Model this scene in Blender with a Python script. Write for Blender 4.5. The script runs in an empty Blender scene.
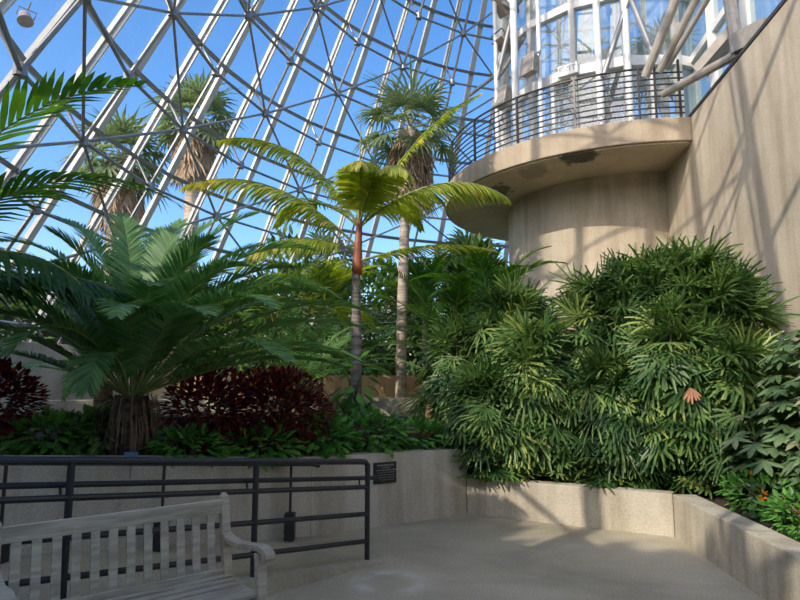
import bpy, math, random
from mathutils import Vector, Matrix
from math import sin, cos, pi, radians as R
random.seed(7)
col = bpy.context.scene.collection
V = Vector
PITCH = R(7.6)
CAM = V((0, 0, 1.65))

# ------------------------------------------------------------------ measuring helpers
def ray(x, y):
    u = (x-400)/600; v = (300-y)/600
    return V((u, cos(PITCH)-v*sin(PITCH), sin(PITCH)+v*cos(PITCH)))
def atY(x, y, Y):
    r = ray(x, y); return CAM + r*(Y/r.y)
def atZ(x, y, z):
    r = ray(x, y); return CAM + r*((z-1.65)/r.z)

# ------------------------------------------------------------------ mesh builder
class MB:
    def __init__(s): s.v = []; s.f = []; s.t = []; s.mi = []
    def add(s, vs, fs, tint=0.5, mi=0):
        n = len(s.v); s.v += [tuple(p) for p in vs]
        s.f += [tuple(i+n for i in f) for f in fs]; s.t += [tint]*len(vs); s.mi += [mi]*len(fs)
        return s
    def box(s, c, size, M=None, tint=0.5, mi=0):
        a, b, d = (k/2 for k in size); c = V(c)
        vs = [V((i, j, k)) for i in (-a, a) for j in (-b, b) for k in (-d, d)]
        vs = [(M @ p if M else p)+c for p in vs]
        return s.add(vs, [(0,1,3,2),(4,6,7,5),(0,4,5,1),(2,3,7,6),(0,2,6,4),(1,5,7,3)], tint, mi)
    def bar(s, p, q, w, h, up=(0,0,1), tint=0.5, mi=0):
        p = V(p); q = V(q); d = (q-p).normalized(); up = V(up)
        sd = d.cross(up)
        if sd.length < 1e-4: sd = d.cross(V((0,1,0)))
        sd.normalize(); u = sd.cross(d)
        vs = []
        for e in (p, q):
            for i, j in ((-1,-1),(1,-1),(1,1),(-1,1)): vs.append(e+sd*w/2*i+u*h/2*j)
        return s.add(vs, [(3,2,1,0),(4,5,6,7),(0,1,5,4),(1,2,6,5),(2,3,7,6),(3,0,4,7)], tint, mi)
    def tube(s, pts, rad, n=8, tint=0.5, mi=0):
        pts = [V(p) for p in pts]; m = len(pts)
        rr = rad if isinstance(rad, (list, tuple)) else [rad]*m
        d0 = (pts[1]-pts[0]).normalized(); a = d0.orthogonal().normalized()
        vs = []
        for i, p in enumerate(pts):
            d = (pts[min(i+1, m-1)]-pts[max(i-1, 0)]).normalized()
            a = (a-d*a.dot(d)).normalized(); b = d.cross(a)
            for k in range(n):
                t = 2*pi*k/n; vs.append(p+(a*cos(t)+b*sin(t))*rr[i])
        fs = [(i*n+k, i*n+(k+1)%n, (i+1)*n+(k+1)%n, (i+1)*n+k) for i in range(m-1) for k in range(n)]
        fs += [tuple(range(n-1, -1, -1)), tuple((m-1)*n+k for k in range(n))]
        return s.add(vs, fs, tint, mi)
    def prism(s, poly, z0, z1, tint=0.5, mi=0):
        n = len(poly)
        zz0 = z0 if isinstance(z0, (list, tuple)) else [z0]*n
        zz1 = z1 if isinstance(z1, (list, tuple)) else [z1]*n
        vs = [V((p[0], p[1], zz0[i])) for i, p in enumerate(poly)]+[V((p[0], p[1], zz1[i])) for i, p in enumerate(poly)]
        area = sum(poly[i][0]*poly[(i+1)%n][1]-poly[(i+1)%n][0]*poly[i][1] for i in range(n))
        fs = [tuple(range(n-1, -1, -1)), tuple(range(n, 2*n))]+[(i, (i+1)%n, n+(i+1)%n, n+i) for i in range(n)]
        if area < 0: fs = [tuple(reversed(f)) for f in fs]
        return s.add(vs, fs, tint, mi)
    def strip(s, pts, wv, widths, tint=0.5, fold=0.0, nv=None):
        """a leaf blade along pts, width vector wv, folded along its midrib"""
        vs = []; n = len(pts)
        for p, w in zip(pts, widths):
            lift = (nv*fold*w) if nv is not None else V((0,0,0))
            vs += [p-wv*w/2+lift, p, p+wv*w/2+lift]
        fs = []
        for i in range(n-1):
            a = i*3; fs += [(a, a+1, a+4, a+3), (a+1, a+2, a+5, a+4)]
        return s.add(vs, fs, tint)
    def flat(s, pts, wv, widths, tint=0.5):
        vs = []
        for p, w in zip(pts, widths): vs += [p-wv*w/2, p+wv*w/2]
        return s.add(vs, [(2*i, 2*i+1, 2*i+3, 2*i+2) for i in range(len(pts)-1)], tint)
    def build(s, name, mat, parent=None, smooth=False, bevel=0):
        me = bpy.data.meshes.new(name); me.from_pydata(s.v, [], s.f); me.update()
        at = me.attributes.new('tint', 'FLOAT', 'POINT'); at.data.foreach_set('value', s.t)
        for m in (mat if isinstance(mat, (list, tuple)) else [mat]): me.materials.append(m)
        if any(s.mi): me.polygons.foreach_set('material_index', s.mi)
        if smooth: me.polygons.foreach_set('use_smooth', [True]*len(me.polygons))
        o = bpy.data.objects.new(name, me); col.objects.link(o)
        if parent: o.parent = parent
        if bevel:
            b = o.modifiers.new('bevel', 'BEVEL'); b.width = bevel; b.segments = 2; b.limit_method = 'ANGLE'
        return o

def tag(o, label=None, cat=None, group=None, kind=None):
    if label: o['label'] = label
    if cat: o['category'] = cat
    if group: o['group'] = group
    if kind: o['kind'] = kind
    return o
def empty(name, loc, label=None, cat=None, group=None, rz=0, kind=None):
    o = bpy.data.objects.new(name, None); col.objects.link(o); o.location = loc; o.rotation_euler.z = rz
    o.empty_display_size = .1
    return tag(o, label, cat, group, kind)
def copy_tree(o, parent=None):
    c = o.copy(); col.objects.link(c); c.parent = parent
    for ch in [k for k in bpy.data.objects if k.parent == o]: copy_tree(ch, c)
    return c
def struct(o): o['kind'] = 'structure'; return o

# ------------------------------------------------------------------ materials
def newmat(name):
    m = bpy.data.materials.new(name); m.use_nodes = True
    nt = m.node_tree; nt.nodes.clear(); out = nt.nodes.new('ShaderNodeOutputMaterial')
    return m, nt, out
def N(nt, t, **k):
    n = nt.nodes.new(t)
    for a, b in k.items():
        if a in n.inputs: n.inputs[a].default_value = b
        else: setattr(n, a, b)
    return n
def rgb(c): return (c[0], c[1], c[2], 1)
def ramp(nt, fac, stops):
    r = N(nt, 'ShaderNodeValToRGB'); e = r.color_ramp.elements
    while len(e) < len(stops): e.new(.5)
    for el, (p, c) in zip(e, stops): el.position = p; el.color = rgb(c)
    nt.links.new(fac, r.inputs[0]); return r.outputs[0]
def mixc(nt, fac, a, b, mode='MIX'):
    m = N(nt, 'ShaderNodeMix', data_type='RGBA', blend_type=mode)
    for i, x in ((0, fac), (6, a), (7, b)):
        if hasattr(x, 'is_output'): nt.links.new(x, m.inputs[i])
        else: m.inputs[i].default_value = x if i == 0 else rgb(x)
    return m.outputs[2]
def concrete(name, c0, c1, c2, streak=0.5, rough=.85, extra=None, bump=.15):
    m, nt, out = newmat(name); L = nt.links
    tc = N(nt, 'ShaderNodeTexCoord'); o = tc.outputs['Object']
    n1 = N(nt, 'ShaderNodeTexNoise', Scale=.9, Detail=8, Roughness=.65); L.new(o, n1.inputs['Vector'])
    base = ramp(nt, n1.outputs[0], [(.3, c0), (.52, c1), (.72, c2)])
    mp = N(nt, 'ShaderNodeMapping'); mp.inputs['Scale'].default_value = (2.4, 2.4, .22); L.new(o, mp.inputs[0])
    n2 = N(nt, 'ShaderNodeTexNoise', Scale=2.0, Detail=6); L.new(mp.outputs[0], n2.inputs['Vector'])
    st = ramp(nt, n2.outputs[0], [(.42, (1,1,1)), (.68, (.62,.58,.52))])
    c = mixc(nt, streak, base, mixc(nt, 1.0, base, st, 'MULTIPLY'))
    n3 = N(nt, 'ShaderNodeTexNoise', Scale=55, Detail=3); L.new(o, n3.inputs['Vector'])
    g = ramp(nt, n3.outputs[0], [(.35, (.86,.86,.86)), (.65, (1.08,1.08,1.08))])
    c = mixc(nt, 1.0, c, g, 'MULTIPLY')
    if extra: c = extra(nt, o, c)
    b = N(nt, 'ShaderNodeBsdfPrincipled', Roughness=rough); L.new(c, b.inputs['Base Color'])
    bp = N(nt, 'ShaderNodeBump', Strength=bump, Distance=.02); L.new(n3.outputs[0], bp.inputs['Height']); L.new(bp.outputs[0], b.inputs['Normal'])
    L.new(b.outputs[0], out.inputs[0]); return m
def plain(name, c, rough=.5, metal=0, noise=.12, scale=8, spec=.5):
    m, nt, out = newmat(name); L = nt.links
    tc = N(nt, 'ShaderNodeTexCoord'); n = N(nt, 'ShaderNodeTexNoise', Scale=scale, Detail=5); L.new(tc.outputs['Object'], n.inputs['Vector'])
    a = tuple(k*(1-noise) for k in c); d = tuple(min(1, k*(1+noise)) for k in c)
    b = N(nt, 'ShaderNodeBsdfPrincipled', Roughness=rough, Metallic=metal); b.inputs['Specular IOR Level'].default_value = spec
    L.new(ramp(nt, n.outputs[0], [(.35, a), (.65, d)]), b.inputs['Base Color']); L.new(b.outputs[0], out.inputs[0]); return m
def leafmat(name, dark, light, trans=.35, rough=.42, odd=None, tcol=None):
    """tint 0..1 picks each leaf's own green; above .93 an odd (yellowed or red) leaf"""
    m, nt, out = newmat(name); L = nt.links
    at = N(nt, 'ShaderNodeAttribute', attribute_name='tint')
    stops = [(0, dark), (.85, light)]
    if odd: stops += [(.93, odd)]
    c = ramp(nt, at.outputs['Fac'], stops)
    tc = N(nt, 'ShaderNodeTexCoord'); n = N(nt, 'ShaderNodeTexNoise', Scale=5, Detail=3); L.new(tc.outputs['Object'], n.inputs['Vector'])
    c = mixc(nt, 1.0, c, ramp(nt, n.outputs[0], [(.3, (.8,.8,.8)), (.7, (1.15,1.15,1.15))]), 'MULTIPLY')
    b = N(nt, 'ShaderNodeBsdfPrincipled', Roughness=rough); L.new(c, b.inputs['Base Color'])
    t = N(nt, 'ShaderNodeBsdfTranslucent')
    L.new(mixc(nt, 1.0, c, tcol or (1.4, 1.5, .6), 'MULTIPLY'), t.inputs[0])
    mx = N(nt, 'ShaderNodeMixShader'); mx.inputs[0].default_value = trans
    L.new(b.outputs[0], mx.inputs[1]); L.new(t.outputs[0], mx.inputs[2]); L.new(mx.outputs[0], out.inputs[0]); return m
def bark(name, c0, c1, ringscale=14, rough=.85):
    m, nt, out = newmat(name); L = nt.links
    tc = N(nt, 'ShaderNodeTexCoord'); mp = N(nt, 'ShaderNodeMapping'); mp.inputs['Scale'].default_value = (2, 2, ringscale); L.new(tc.outputs['Object'], mp.inputs[0])
    n = N(nt, 'ShaderNodeTexNoise', Scale=1.3, Detail=5); L.new(mp.outputs[0], n.inputs['Vector'])
    b = N(nt, 'ShaderNodeBsdfPrincipled', Roughness=rough)
    L.new(ramp(nt, n.outputs[0], [(.38, c0), (.6, c1)]), b.inputs['Base Color'])
    bp = N(nt, 'ShaderNodeBump', Strength=.5, Distance=.02); L.new(n.outputs[0], bp.inputs['Height']); L.new(bp.outputs[0], b.inputs['Normal'])
    L.new(b.outputs[0], out.inputs[0]); return m
def glassmat(name, refl=.12, tint=(.97,.985,1), dust=0):
    m, nt, out = newmat(name); L = nt.links
    t = N(nt, 'ShaderNodeBsdfTransparent'); t.inputs[0].default_value = rgb(tint)
    g = N(nt, 'ShaderNodeBsdfGlossy'); g.inputs['Roughness'].default_value = .02; g.inputs[0].default_value = (.95,.97,1,1)
    fr = N(nt, 'ShaderNodeLayerWeight'); po = N(nt, 'ShaderNodeMath', operation='POWER'); L.new(fr.outputs['Facing'], po.inputs[0]); po.inputs[1].default_value = 5
    mu = N(nt, 'ShaderNodeMath', operation='MULTIPLY_ADD'); mu.inputs[1].default_value = .5; mu.inputs[2].default_value = refl; L.new(po.outputs[0], mu.inputs[0])
    mx = N(nt, 'ShaderNodeMixShader'); L.new(mu.outputs[0], mx.inputs[0]); L.new(t.outputs[0], mx.inputs[1]); L.new(g.outputs[0], mx.inputs[2])
    if dust:
        df = N(nt, 'ShaderNodeBsdfDiffuse'); df.inputs[0].default_value = (.62,.68,.66,1); m2 = N(nt, 'ShaderNodeMixShader'); m2.inputs[0].default_value = dust
        L.new(mx.outputs[0], m2.inputs[1]); L.new(df.outputs[0], m2.inputs[2]); mx = m2
    L.new(mx.outputs[0], out.inputs[0]); return m

def floor_marks(nt, o, c):
    L = nt.links
    sp = N(nt, 'ShaderNodeSeparateXYZ'); L.new(o, sp.inputs[0])
    nz = N(nt, 'ShaderNodeTexNoise', Scale=4, Detail=6); L.new(o, nz.inputs['Vector'])
    # large soft blotches of dirt
    n4 = N(nt, 'ShaderNodeTexNoise', Scale=.55, Detail=9, Roughness=.6, Distortion=.6); L.new(o, n4.inputs['Vector'])
    c = mixc(nt, 1.0, c, ramp(nt, n4.outputs[0], [(.35, (.72,.71,.7)), (.6, (1.1,1.1,1.08))]), 'MULTIPLY')
    # worn pale ring
    p = atZ(390, 582, 0)
    vm = N(nt, 'ShaderNodeVectorMath', operation='DISTANCE'); L.new(o, vm.inputs[0]); vm.inputs[1].default_value = p
    ad = N(nt, 'ShaderNodeMath', operation='MULTIPLY_ADD'); L.new(nz.outputs[0], ad.inputs[0]); ad.inputs[1].default_value = .16; L.new(vm.outputs['Value'], ad.inputs[2])
    rg = ramp(nt, ad.outputs[0], [(.27, (0,0,0)), (.32, (1,1,1)), (.37, (1,1,1)), (.45, (0,0,0))])
    rg2 = mixc(nt, 1.0, rg, ramp(nt, nz.outputs[0], [(.4, (.1,.1,.1)), (.6, (1,1,1))]), 'MULTIPLY')
    c = mixc(nt, rg2, c, (.52,.49,.42))
    dk = ramp(nt, ad.outputs[0], [(.2, (.25,.25,.25)), (.28, (0,0,0))])
    c = mixc(nt, dk, c, (.22,.2,.16))
    # pale blotches
    n5 = N(nt, 'ShaderNodeTexNoise', Scale=2.3, Detail=7, Roughness=.7); L.new(o, n5.inputs['Vector'])
    bl = ramp(nt, n5.outputs[0], [(.6, (0,0,0)), (.72, (.45,.45,.45))])
    return mixc(nt, bl, c, (.47,.43,.35))

M = {}
M['floor'] = concrete('floor_concrete', (.37,.33,.235), (.44,.39,.285), (.51,.455,.345), .0, .7, floor_marks, .08)
M['wall'] = concrete('planter_concrete', (.44,.395,.30), (.54,.485,.38), (.62,.56,.44), .85)
M['bigwall'] = concrete('wall_concrete', (.43,.36,.265), (.52,.445,.335), (.6,.52,.4), .6)
M['slab'] = concrete('balcony_concrete', (.36,.29,.2), (.47,.38,.27), (.55,.45,.33), .5)
def mossy(nt, o, c):
    L = nt.links
    n = N(nt, 'ShaderNodeTexNoise', Scale=1.6, Detail=8, Roughness=.7); L.new(o, n.inputs['Vector'])
    for (x, y, r, k) in ((575, 157, .55, .9), (497, 192, .6, .8), (535, 172, .5, .35)):
        p = atZ(x, y, 6.12)
        mp = N(nt, 'ShaderNodeMapping'); L.new(o, mp.inputs[0]); mp.inputs['Location'].default_value = (-p.x, -p.y*.6, 0); mp.inputs['Scale'].default_value = (1, .6, 0)
        le = N(nt, 'ShaderNodeVectorMath', operation='LENGTH'); L.new(mp.outputs[0], le.inputs[0])
        ma = N(nt, 'ShaderNodeMath', operation='MULTIPLY_ADD'); L.new(n.outputs[0], ma.inputs[0]); ma.inputs[1].default_value = 1.3; L.new(le.outputs['Value'], ma.inputs[2])
        c = mixc(nt, ramp(nt, ma.outputs[0], [(.6+r*.6, (k,k,k)), (.75+r*.9, (0,0,0))]), c, (.07, .075, .05))
    return c
M['soffit'] = concrete('balcony_underside_concrete', (.5,.42,.3), (.6,.51,.37), (.68,.58,.43), .2, .9, mossy)
M['sand'] = concrete('terrace_stone', (.5,.31,.16), (.66,.43,.23), (.78,.56,.33), .7)
M['soil'] = plain('soil', (.05,.035,.022), .95, noise=.4, scale=12)
M['grass'] = plain('outdoor_ground', (.36,.31,.2), .95, noise=.4, scale=3)
M['black'] = plain('black_painted_steel', (.022,.023,.026), .38, .0)
M['rail'] = plain('dark_bronze_steel', (.05,.045,.042), .4, .3)
M['steel'] = plain('galvanised_steel', (.25,.255,.26), .42, .35, scale=3)
M['white'] = plain('white_painted_aluminium', (.74,.73,.70), .4, .0, noise=.06, scale=1.5)
M['bar'] = plain('glazing_bar_paint', (.6,.59,.56), .42, 0, noise=.08, scale=1.5)
M['glass'] = glassmat('roof_glass', .02)
M['tglass'] = glassmat('tower_glass', .14, (.72,.82,.8), .2)
M['teak'] = None
def wood():
    m, nt, out = newmat('weathered_teak'); L = nt.links
    tc = N(nt, 'ShaderNodeTexCoord'); n = N(nt, 'ShaderNodeTexNoise', Scale=3, Detail=4); L.new(tc.outputs['Object'], n.inputs['Vector'])
    mp = N(nt, 'ShaderNodeMapping'); mp.inputs['Scale'].default_value = (4, 60, 30); L.new(tc.outputs['Object'], mp.inputs[0])
    n2 = N(nt, 'ShaderNodeTexNoise', Scale=1, Detail=5); L.new(mp.outputs[0], n2.inputs['Vector'])
    c = ramp(nt, n.outputs[0], [(.3, (.36,.32,.24)), (.7, (.47,.425,.33))])
    c = mixc(nt, 1.0, c, ramp(nt, n2.outputs[0], [(.35, (.72,.7,.67)), (.65, (1.12,1.12,1.1))]), 'MULTIPLY')
    b = N(nt, 'ShaderNodeBsdfPrincipled', Roughness=.75); L.new(c, b.inputs['Base Color']); L.new(b.outputs[0], out.inputs[0]); return m
M['teak'] = wood()
M['cycad'] = leafmat('cycad_leaf', (.085,.2,.06), (.24,.41,.15), .36, .5, tcol=(1.3,1.5,.8))
M['palmdark'] = leafmat('dark_palm_leaf', (.02,.07,.02), (.07,.17,.03), .4, .35, tcol=(2.0,2.0,.4))
M['coco'] = leafmat('young_palm_leaf', (.2,.29,.04), (.44,.5,.08), .48, .4, (.66,.54,.14), tcol=(1.4,1.4,.5))
M['fan'] = leafmat('fan_palm_leaf', (.12,.18,.10), (.3,.37,.23), .32, .5, (.45,.37,.22))
M['thatch'] = leafmat('dead_palm_thatch', (.26,.18,.11), (.5,.37,.25), .15, .8, tcol=(1,1,1))
M['rhapis'] = leafmat('lady_palm_leaf', (.03,.09,.025), (.19,.31,.09), .25, .42, (.34,.4,.10))
M['brown'] = leafmat('brown_dead_leaf', (.38,.17,.09), (.45,.22,.12), .1, .7, tcol=(1,1,1))
M['umbrella'] = leafmat('broad_leaf', (.06,.12,.045), (.2,.3,.14), .28, .42, (.34,.36,.2))
M['red'] = leafmat('burgundy_leaf', (.06,.014,.014), (.22,.03,.035), .35, .5, (.5,.07,.04), tcol=(2.2,.8,.6))
M['redbright'] = leafmat('red_bract', (.3,.02,.015), (.6,.06,.04), .4, .5, tcol=(1.4,1,1))
M['ground'] = leafmat('ground_cover_leaf', (.05,.18,.035), (.18,.42,.07), .35, .45, (.2,.4,.06))
M['mid'] = leafmat('shrub_leaf', (.05,.12,.03), (.19,.3,.09), .38, .45, (.2,.3,.08))
M['tree'] = leafmat('tree_leaf', (.04,.1,.03), (.13,.22,.06), .3, .5)
M['flower'] = leafmat('orange_flower', (.6,.13,.01), (.8,.3,.02), .3, .6, tcol=(1,1,1))
M['stem'] = bark('green_brown_stem', (.05,.05,.02), (.16,.13,.06), 8)
M['trunk_grey'] = bark('grey_ringed_trunk', (.11,.095,.08), (.27,.235,.20), 16)
M['trunk_pale'] = bark('pale_ringed_trunk', (.30,.235,.18), (.5,.42,.34), 14)
M['trunk_shaggy'] = bark('shaggy_trunk', (.04,.025,.015), (.19,.115,.07), 9)
M['crownshaft'] = bark('reddish_crownshaft', (.20,.05,.02), (.42,.13,.05), 3, .5)
M['rachis'] = plain('leaf_stalk', (.20,.24,.06), .5, noise=.2)
M['plate'] = plain('black_plaque', (.012,.012,.014), .3)
M['ink'] = plain('worn_silver_lettering', (.22,.22,.23), .5)
M['blue'] = plain('blue_grey_tag', (.12,.2,.3), .5)
M['lens'] = plain('lamp_lens', (.3,.26,.22), .2)
M['fixture'] = plain('lamp_housing', (.36,.32,.27), .5, .1)
M['pink'] = plain('pink_cloth', (.7,.32,.25), .8)

# ------------------------------------------------------------------ camera, sun, sky
cd = bpy.data.cameras.new('camera'); cam = bpy.data.objects.new('camera', cd); col.objects.link(cam)
cam.location = CAM; cam.rotation_euler = (pi/2+PITCH, 0, 0); cd.lens = 27; cd.sensor_width = 36; cd.clip_end = 500
sc = bpy.context.scene; sc.camera = cam
sc.view_settings.view_transform = 'Standard'; sc.view_settings.look = 'None'; sc.view_settings.exposure = 0.0; sc.view_settings.gamma = 1
SUN_EL = R(34); TO_SUN = V((-cos(SUN_EL)*sin(R(46)), -cos(SUN_EL)*cos(R(46)), sin(SUN_EL)))
sl = bpy.data.lights.new('sun', 'SUN'); sl.energy = 3.7; sl.angle = R(.6); sl.color = (1, .89, .74)
so = bpy.data.objects.new('sun', sl); col.objects.link(so); so.rotation_euler = TO_SUN.to_track_quat('Z', 'Y').to_euler()
w = bpy.data.worlds.new('sky'); sc.world = w; w.use_nodes = True; nt = w.node_tree; nt.nodes.clear()
wo = N(nt, 'ShaderNodeOutputWorld'); bg = N(nt, 'ShaderNodeBackground', Strength=.33)
sk = N(nt, 'ShaderNodeTexSky', sky_type='NISHITA'); sk.sun_disc = False; sk.sun_elevation = SUN_EL
sk.sun_rotation = math.atan2(TO_SUN.x, TO_SUN.y); sk.air_density = 1.0; sk.dust_density = 2.2; sk.ozone_density = 2.2
hs = N(nt, 'ShaderNodeHueSaturation', Saturation=1.3, Hue=.503); nt.links.new(sk.outputs[0], hs.inputs['Color']); nt.links.new(hs.outputs[0], bg.inputs[0]); nt.links.new(bg.outputs[0], wo.inputs[0])

# ------------------------------------------------------------------ the setting
B = atZ(467, 514, 0); C_ = atZ(675, 537, 0); D = atZ(765, 600, 0)
R1 = atZ(367, 562, 0)
RD = V((-.7, -.714, 0)).normalized()          # the ramp rises this way
W2 = V((-.95, 6.64, 0)); W3 = V((-3.13, 4.91, 0)); W4 = W3+(W3-W2)*1.1

fl = MB(); fl.prism([(-14,-6),(9,-6),(9,9),(-14,9)], -.15, 0); struct(fl.build('floor', M['floor']))

def rz(p, off=0): return max(0, (V((p[0], p[1], 0))-V((R1.x, R1.y, 0))).dot(RD)*.1)
# ramp slab
edge0 = V((R1.x, R1.y, 0))+V((.16,-.06,0)); rm = MB()
wdir = (W3-W2).normalized(); side = V((.714, -.7, 0))
ring_pts = [edge0, V((R1.x, R1.y, 0))+side*.1+RD*.25, V((R1.x, R1.y, 0))+side*.13+RD*5.2, W4+(W4-W3)*.5, W3, W2, W2+V((.35,.1,0))]
rm.prism([(p.x, p.y) for p in ring_pts], -.05, [rz(p)+.003+(.015 if i in (0,1,2,) else 0.004) for i, p in enumerate(ring_pts)])
struct(rm.build('floor_ramp', M['floor']))

def wall_run(name, pts, tops, th, mat, z0=-.05, nrm=None):
    """vertical wall whose visible face follows pts; th is pushed away from the walkway"""
    n = len(pts); outs = []
    for i, p in enumerate(pts):
        a = pts[max(i-1,0)]; b = pts[min(i+1,n-1)]; d = (b-a).normalized(); outs.append(p+V((d.y, -d.x, 0))*th)
    mb = MB()
    for i in range(n-1):
        q = [pts[i], pts[i+1], outs[i+1], outs[i]]
        mb.prism([(k.x, k.y) for k in q], z0, [tops[i], tops[i+1], tops[i+1], tops[i]])
    return struct(mb.build(name, mat, bevel=.008))
W2t, W3t = .83, 1.035
wall_run('wall_left', [W4, W3, W2, B], [1.22, W3t, W2t, .79], -.22, M['wall'])
wall_run('wall_back', [B, C_], [.44, .44], -.2, M['wall'])
E_ = C_+(D-C_).normalized()*7
wall_run('wall_right', [C_, E_], [.44, .47], -.24, M['wall'])
# planting beds
bed = MB()
bl = [W4+V((-.1,.15,0)), W3+V((-.1,.15,0)), W2+V((-.08,.15,0)), B+V((-.1,.15,0)), V((.8,9,0)), V((.8,10.9,0)), V((-9,10.9,0)), V((-9,4,0))]
bed.prism([(p.x, p.y) for p in bl], 0, [1.05,.92,.74,.7,.7,1.0,1.1,1.05]); struct(bed.build('floor_bed_left', M['soil']))
bed = MB(); bed.prism([(B.x+.02,B.y+.1),(C_.x+.1,C_.y+.1),(E_.x+.1,E_.y),(6,-1),(6,13),(.8,13)], 0, .38); struct(bed.build('floor_bed_right', M['soil']))
gr = MB(); gr.prism([(-60,11),(60,11),(60,90),(-60,90)], -.2, [1.2,1.2,1.7,1.7]); gr.prism([(-60,-60),(-9.2,-60),(-9.2,11),(-60,11)], -.2, 1.2)
struct(gr.build('floor_garden', M['grass']))
# terrace walls of warm stone behind the bed
wall_run('wall_terrace_upper', [V((-8.6,12.3,0)), V((-3,13.0,0)), V((2.4,13.6,0))], [1.75,1.75,1.75], -.3, M['sand'], .4)
wall_run('wall_terrace_lower', [V((-8.8,9.6,0)), V((-1.6,10.9,0)), V((.55,11.0,0))], [1.3,1.33,1.33], -.3, M['wall'], .4)
wall_run('wall_terrace_end', [V((.35,10.6,0)), V((1.6,9.2,0))], [1.38,1.2], -.3, M['sand'], .4)

wall_run('wall_garden_left', [V((-8.3,7.2,0)), V((-7.3,9.8,0)), V((-4.4,12.0,0))], [2.35,2.35,2.2], -.3, M['bigwall'], .4)
# big retaining wall on the right
WA = V((5.715, 12.47, 0)); wd = V((-.122, -1, 0)).normalized(); WE = WA-wd*.4; WN = WA+wd*13.5
bw = MB(); q = [WE, WN, WN+V((.5,0,0)), WE+V((.5,0,0))]; bw.prism([(p.x,p.y) for p in q], 0, 6.6)
struct(bw.build('wall_far_right', M['bigwall'], bevel=.015))
bw = MB(); q = [WE, WN, WN+V((.56,0,0)), WE+V((.56,0,0))]; bw.prism([(p.x-.015,p.y) for p in q], 6.6, 6.66)
struct(bw.build('trim_1', M['rail']))
# drum
TC = V((5.6, 15.2, 0)); TR = 2.74
def circ(r, a0, a1, n, c=TC): return [V((c.x+r*cos(R(a0+(a1-a0)*i/n)), c.y+r*sin(R(a0+(a1-a0)*i/n)), 0)) for i in range(n+1)]
dm = MB(); dm.prism([(p.x,p.y) for p in circ(TR, 0, 360, 72)[:-1]], .3, 6.15); d = struct(dm.build('wall_tower', M['bigwall']))
# balcony slab: underside separate so that its stains stay on it
BR = 4.4
arc = circ(BR, 95, 268.5, 60)
slab_poly = [(p.x,p.y) for p in arc]+[(5.7,10.88),(6.4,15.2)]
sb = MB(); n = len(slab_poly); sb.prism(slab_poly, 6.13, 6.6); struct(sb.build('floor_balcony', M['slab'], bevel=.02))
sb = MB(); sb.prism([(TC.x+(x-TC.x)*.985, TC.y+(y-TC.y)*.985) for x, y in slab_poly], 6.1, 6.14); struct(sb.build('ceiling_balcony', M['soffit']))

# ------------------------------------------------------------------ the glass cone
CC = V((.494*12, 1.086*12, 0)); R0 = 1.393*12; HH = 2.423*12
def crad(z): return R0*(1-(z-1.65)/HH)
def cp(phi, z, dr=0): return V((CC.x+(crad(z)+dr)*cos(R(phi)), CC.y+(crad(z)+dr)*sin(R(phi)), z))
STEP = 6.79; PH = [108.5+STEP*k for k in range(-6, 21)]      # bars
ZR = [1.65+12*h for h in (-.11, .0, .116, .242, .368, .494, .62, .747, .873, 1.0, 1.126, 1.25, 1.38, 1.51)]
ZTOP = ZR[-1]
cone = MB()
for i in range(len(PH)-1):
    for j in range(len(ZR)-1):
        cone.add([cp(PH[i], ZR[j], .06), cp(PH[i+1], ZR[j], .06), cp(PH[i+1], ZR[j+1], .06), cp(PH[i], ZR[j+1], .06)], [(0,1,2,3)])
ceil = struct(cone.build('ceiling', M['glass']))
def nrm(phi): return V((cos(R(phi)), sin(R(phi)), .57)).normalized()
for k, ph in enumerate(PH):
    mb = MB(); major = (k % 2 == 1)
    mb.bar(cp(ph, ZR[0]), cp(ph, ZTOP), (.2 if not major else .17), .1, nrm(ph))
    if major: mb.bar(cp(ph, ZR[0], -.1), cp(ph, ZTOP, -.1), .05, .12, nrm(ph))
    mb.build('glazing_bar', M['bar'], ceil)
for z in ZR:
    mb = MB()
    for i in range(len(PH)-1): mb.bar(cp(PH[i], z, -.08), cp(PH[i+1], z, -.08), .11, .11, nrm(PH[i]))
    mb.build('ring_beam', M['steel'], ceil)
inn = lambda ph, z: cp(ph, z, 0)+V((-.55*cos(R(ph)), -.55*sin(R(ph)), -.85))
MAJ = PH[1::2]
for z in ZR[2:]:
    mb = MB()
    for i in range(len(MAJ)-1): mb.tube([inn(MAJ[i], z), inn(MAJ[i+1], z)], .042, 6)
    mb.build('ring_chord', M['steel'], ceil)
for i, ph in enumerate(MAJ):
    mb = MB()
    mb.tube([inn(ph, ZR[2]), inn(ph, ZTOP)], .045, 6)
    for j in range(2, len(ZR)):
        mb.tube([inn(ph, ZR[j]), cp(ph, ZR[j], -.1)], .035, 6)
        mb.tube([inn(ph, ZR[j])+V((0,0,-.1)), inn(ph, ZR[j])+V((0,0,.1))], .11, 8)
    mb.build('rib_truss', M['steel'], ceil)
    if i < len(MAJ)-1:
        mb = MB(); ph2 = MAJ[i+1]; pm = (ph+ph2)/2
        for j in range(2, len(ZR)-1):
            if (i+j) % 2: mb.tube([inn(ph, ZR[j]), inn(ph2, ZR[j+1])], .036, 6)
            else: mb.tube([inn(ph2, ZR[j]), inn(ph, ZR[j+1])], .036, 6)
        mb.build('lattice_brace', M['steel'], ceil)

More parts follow.
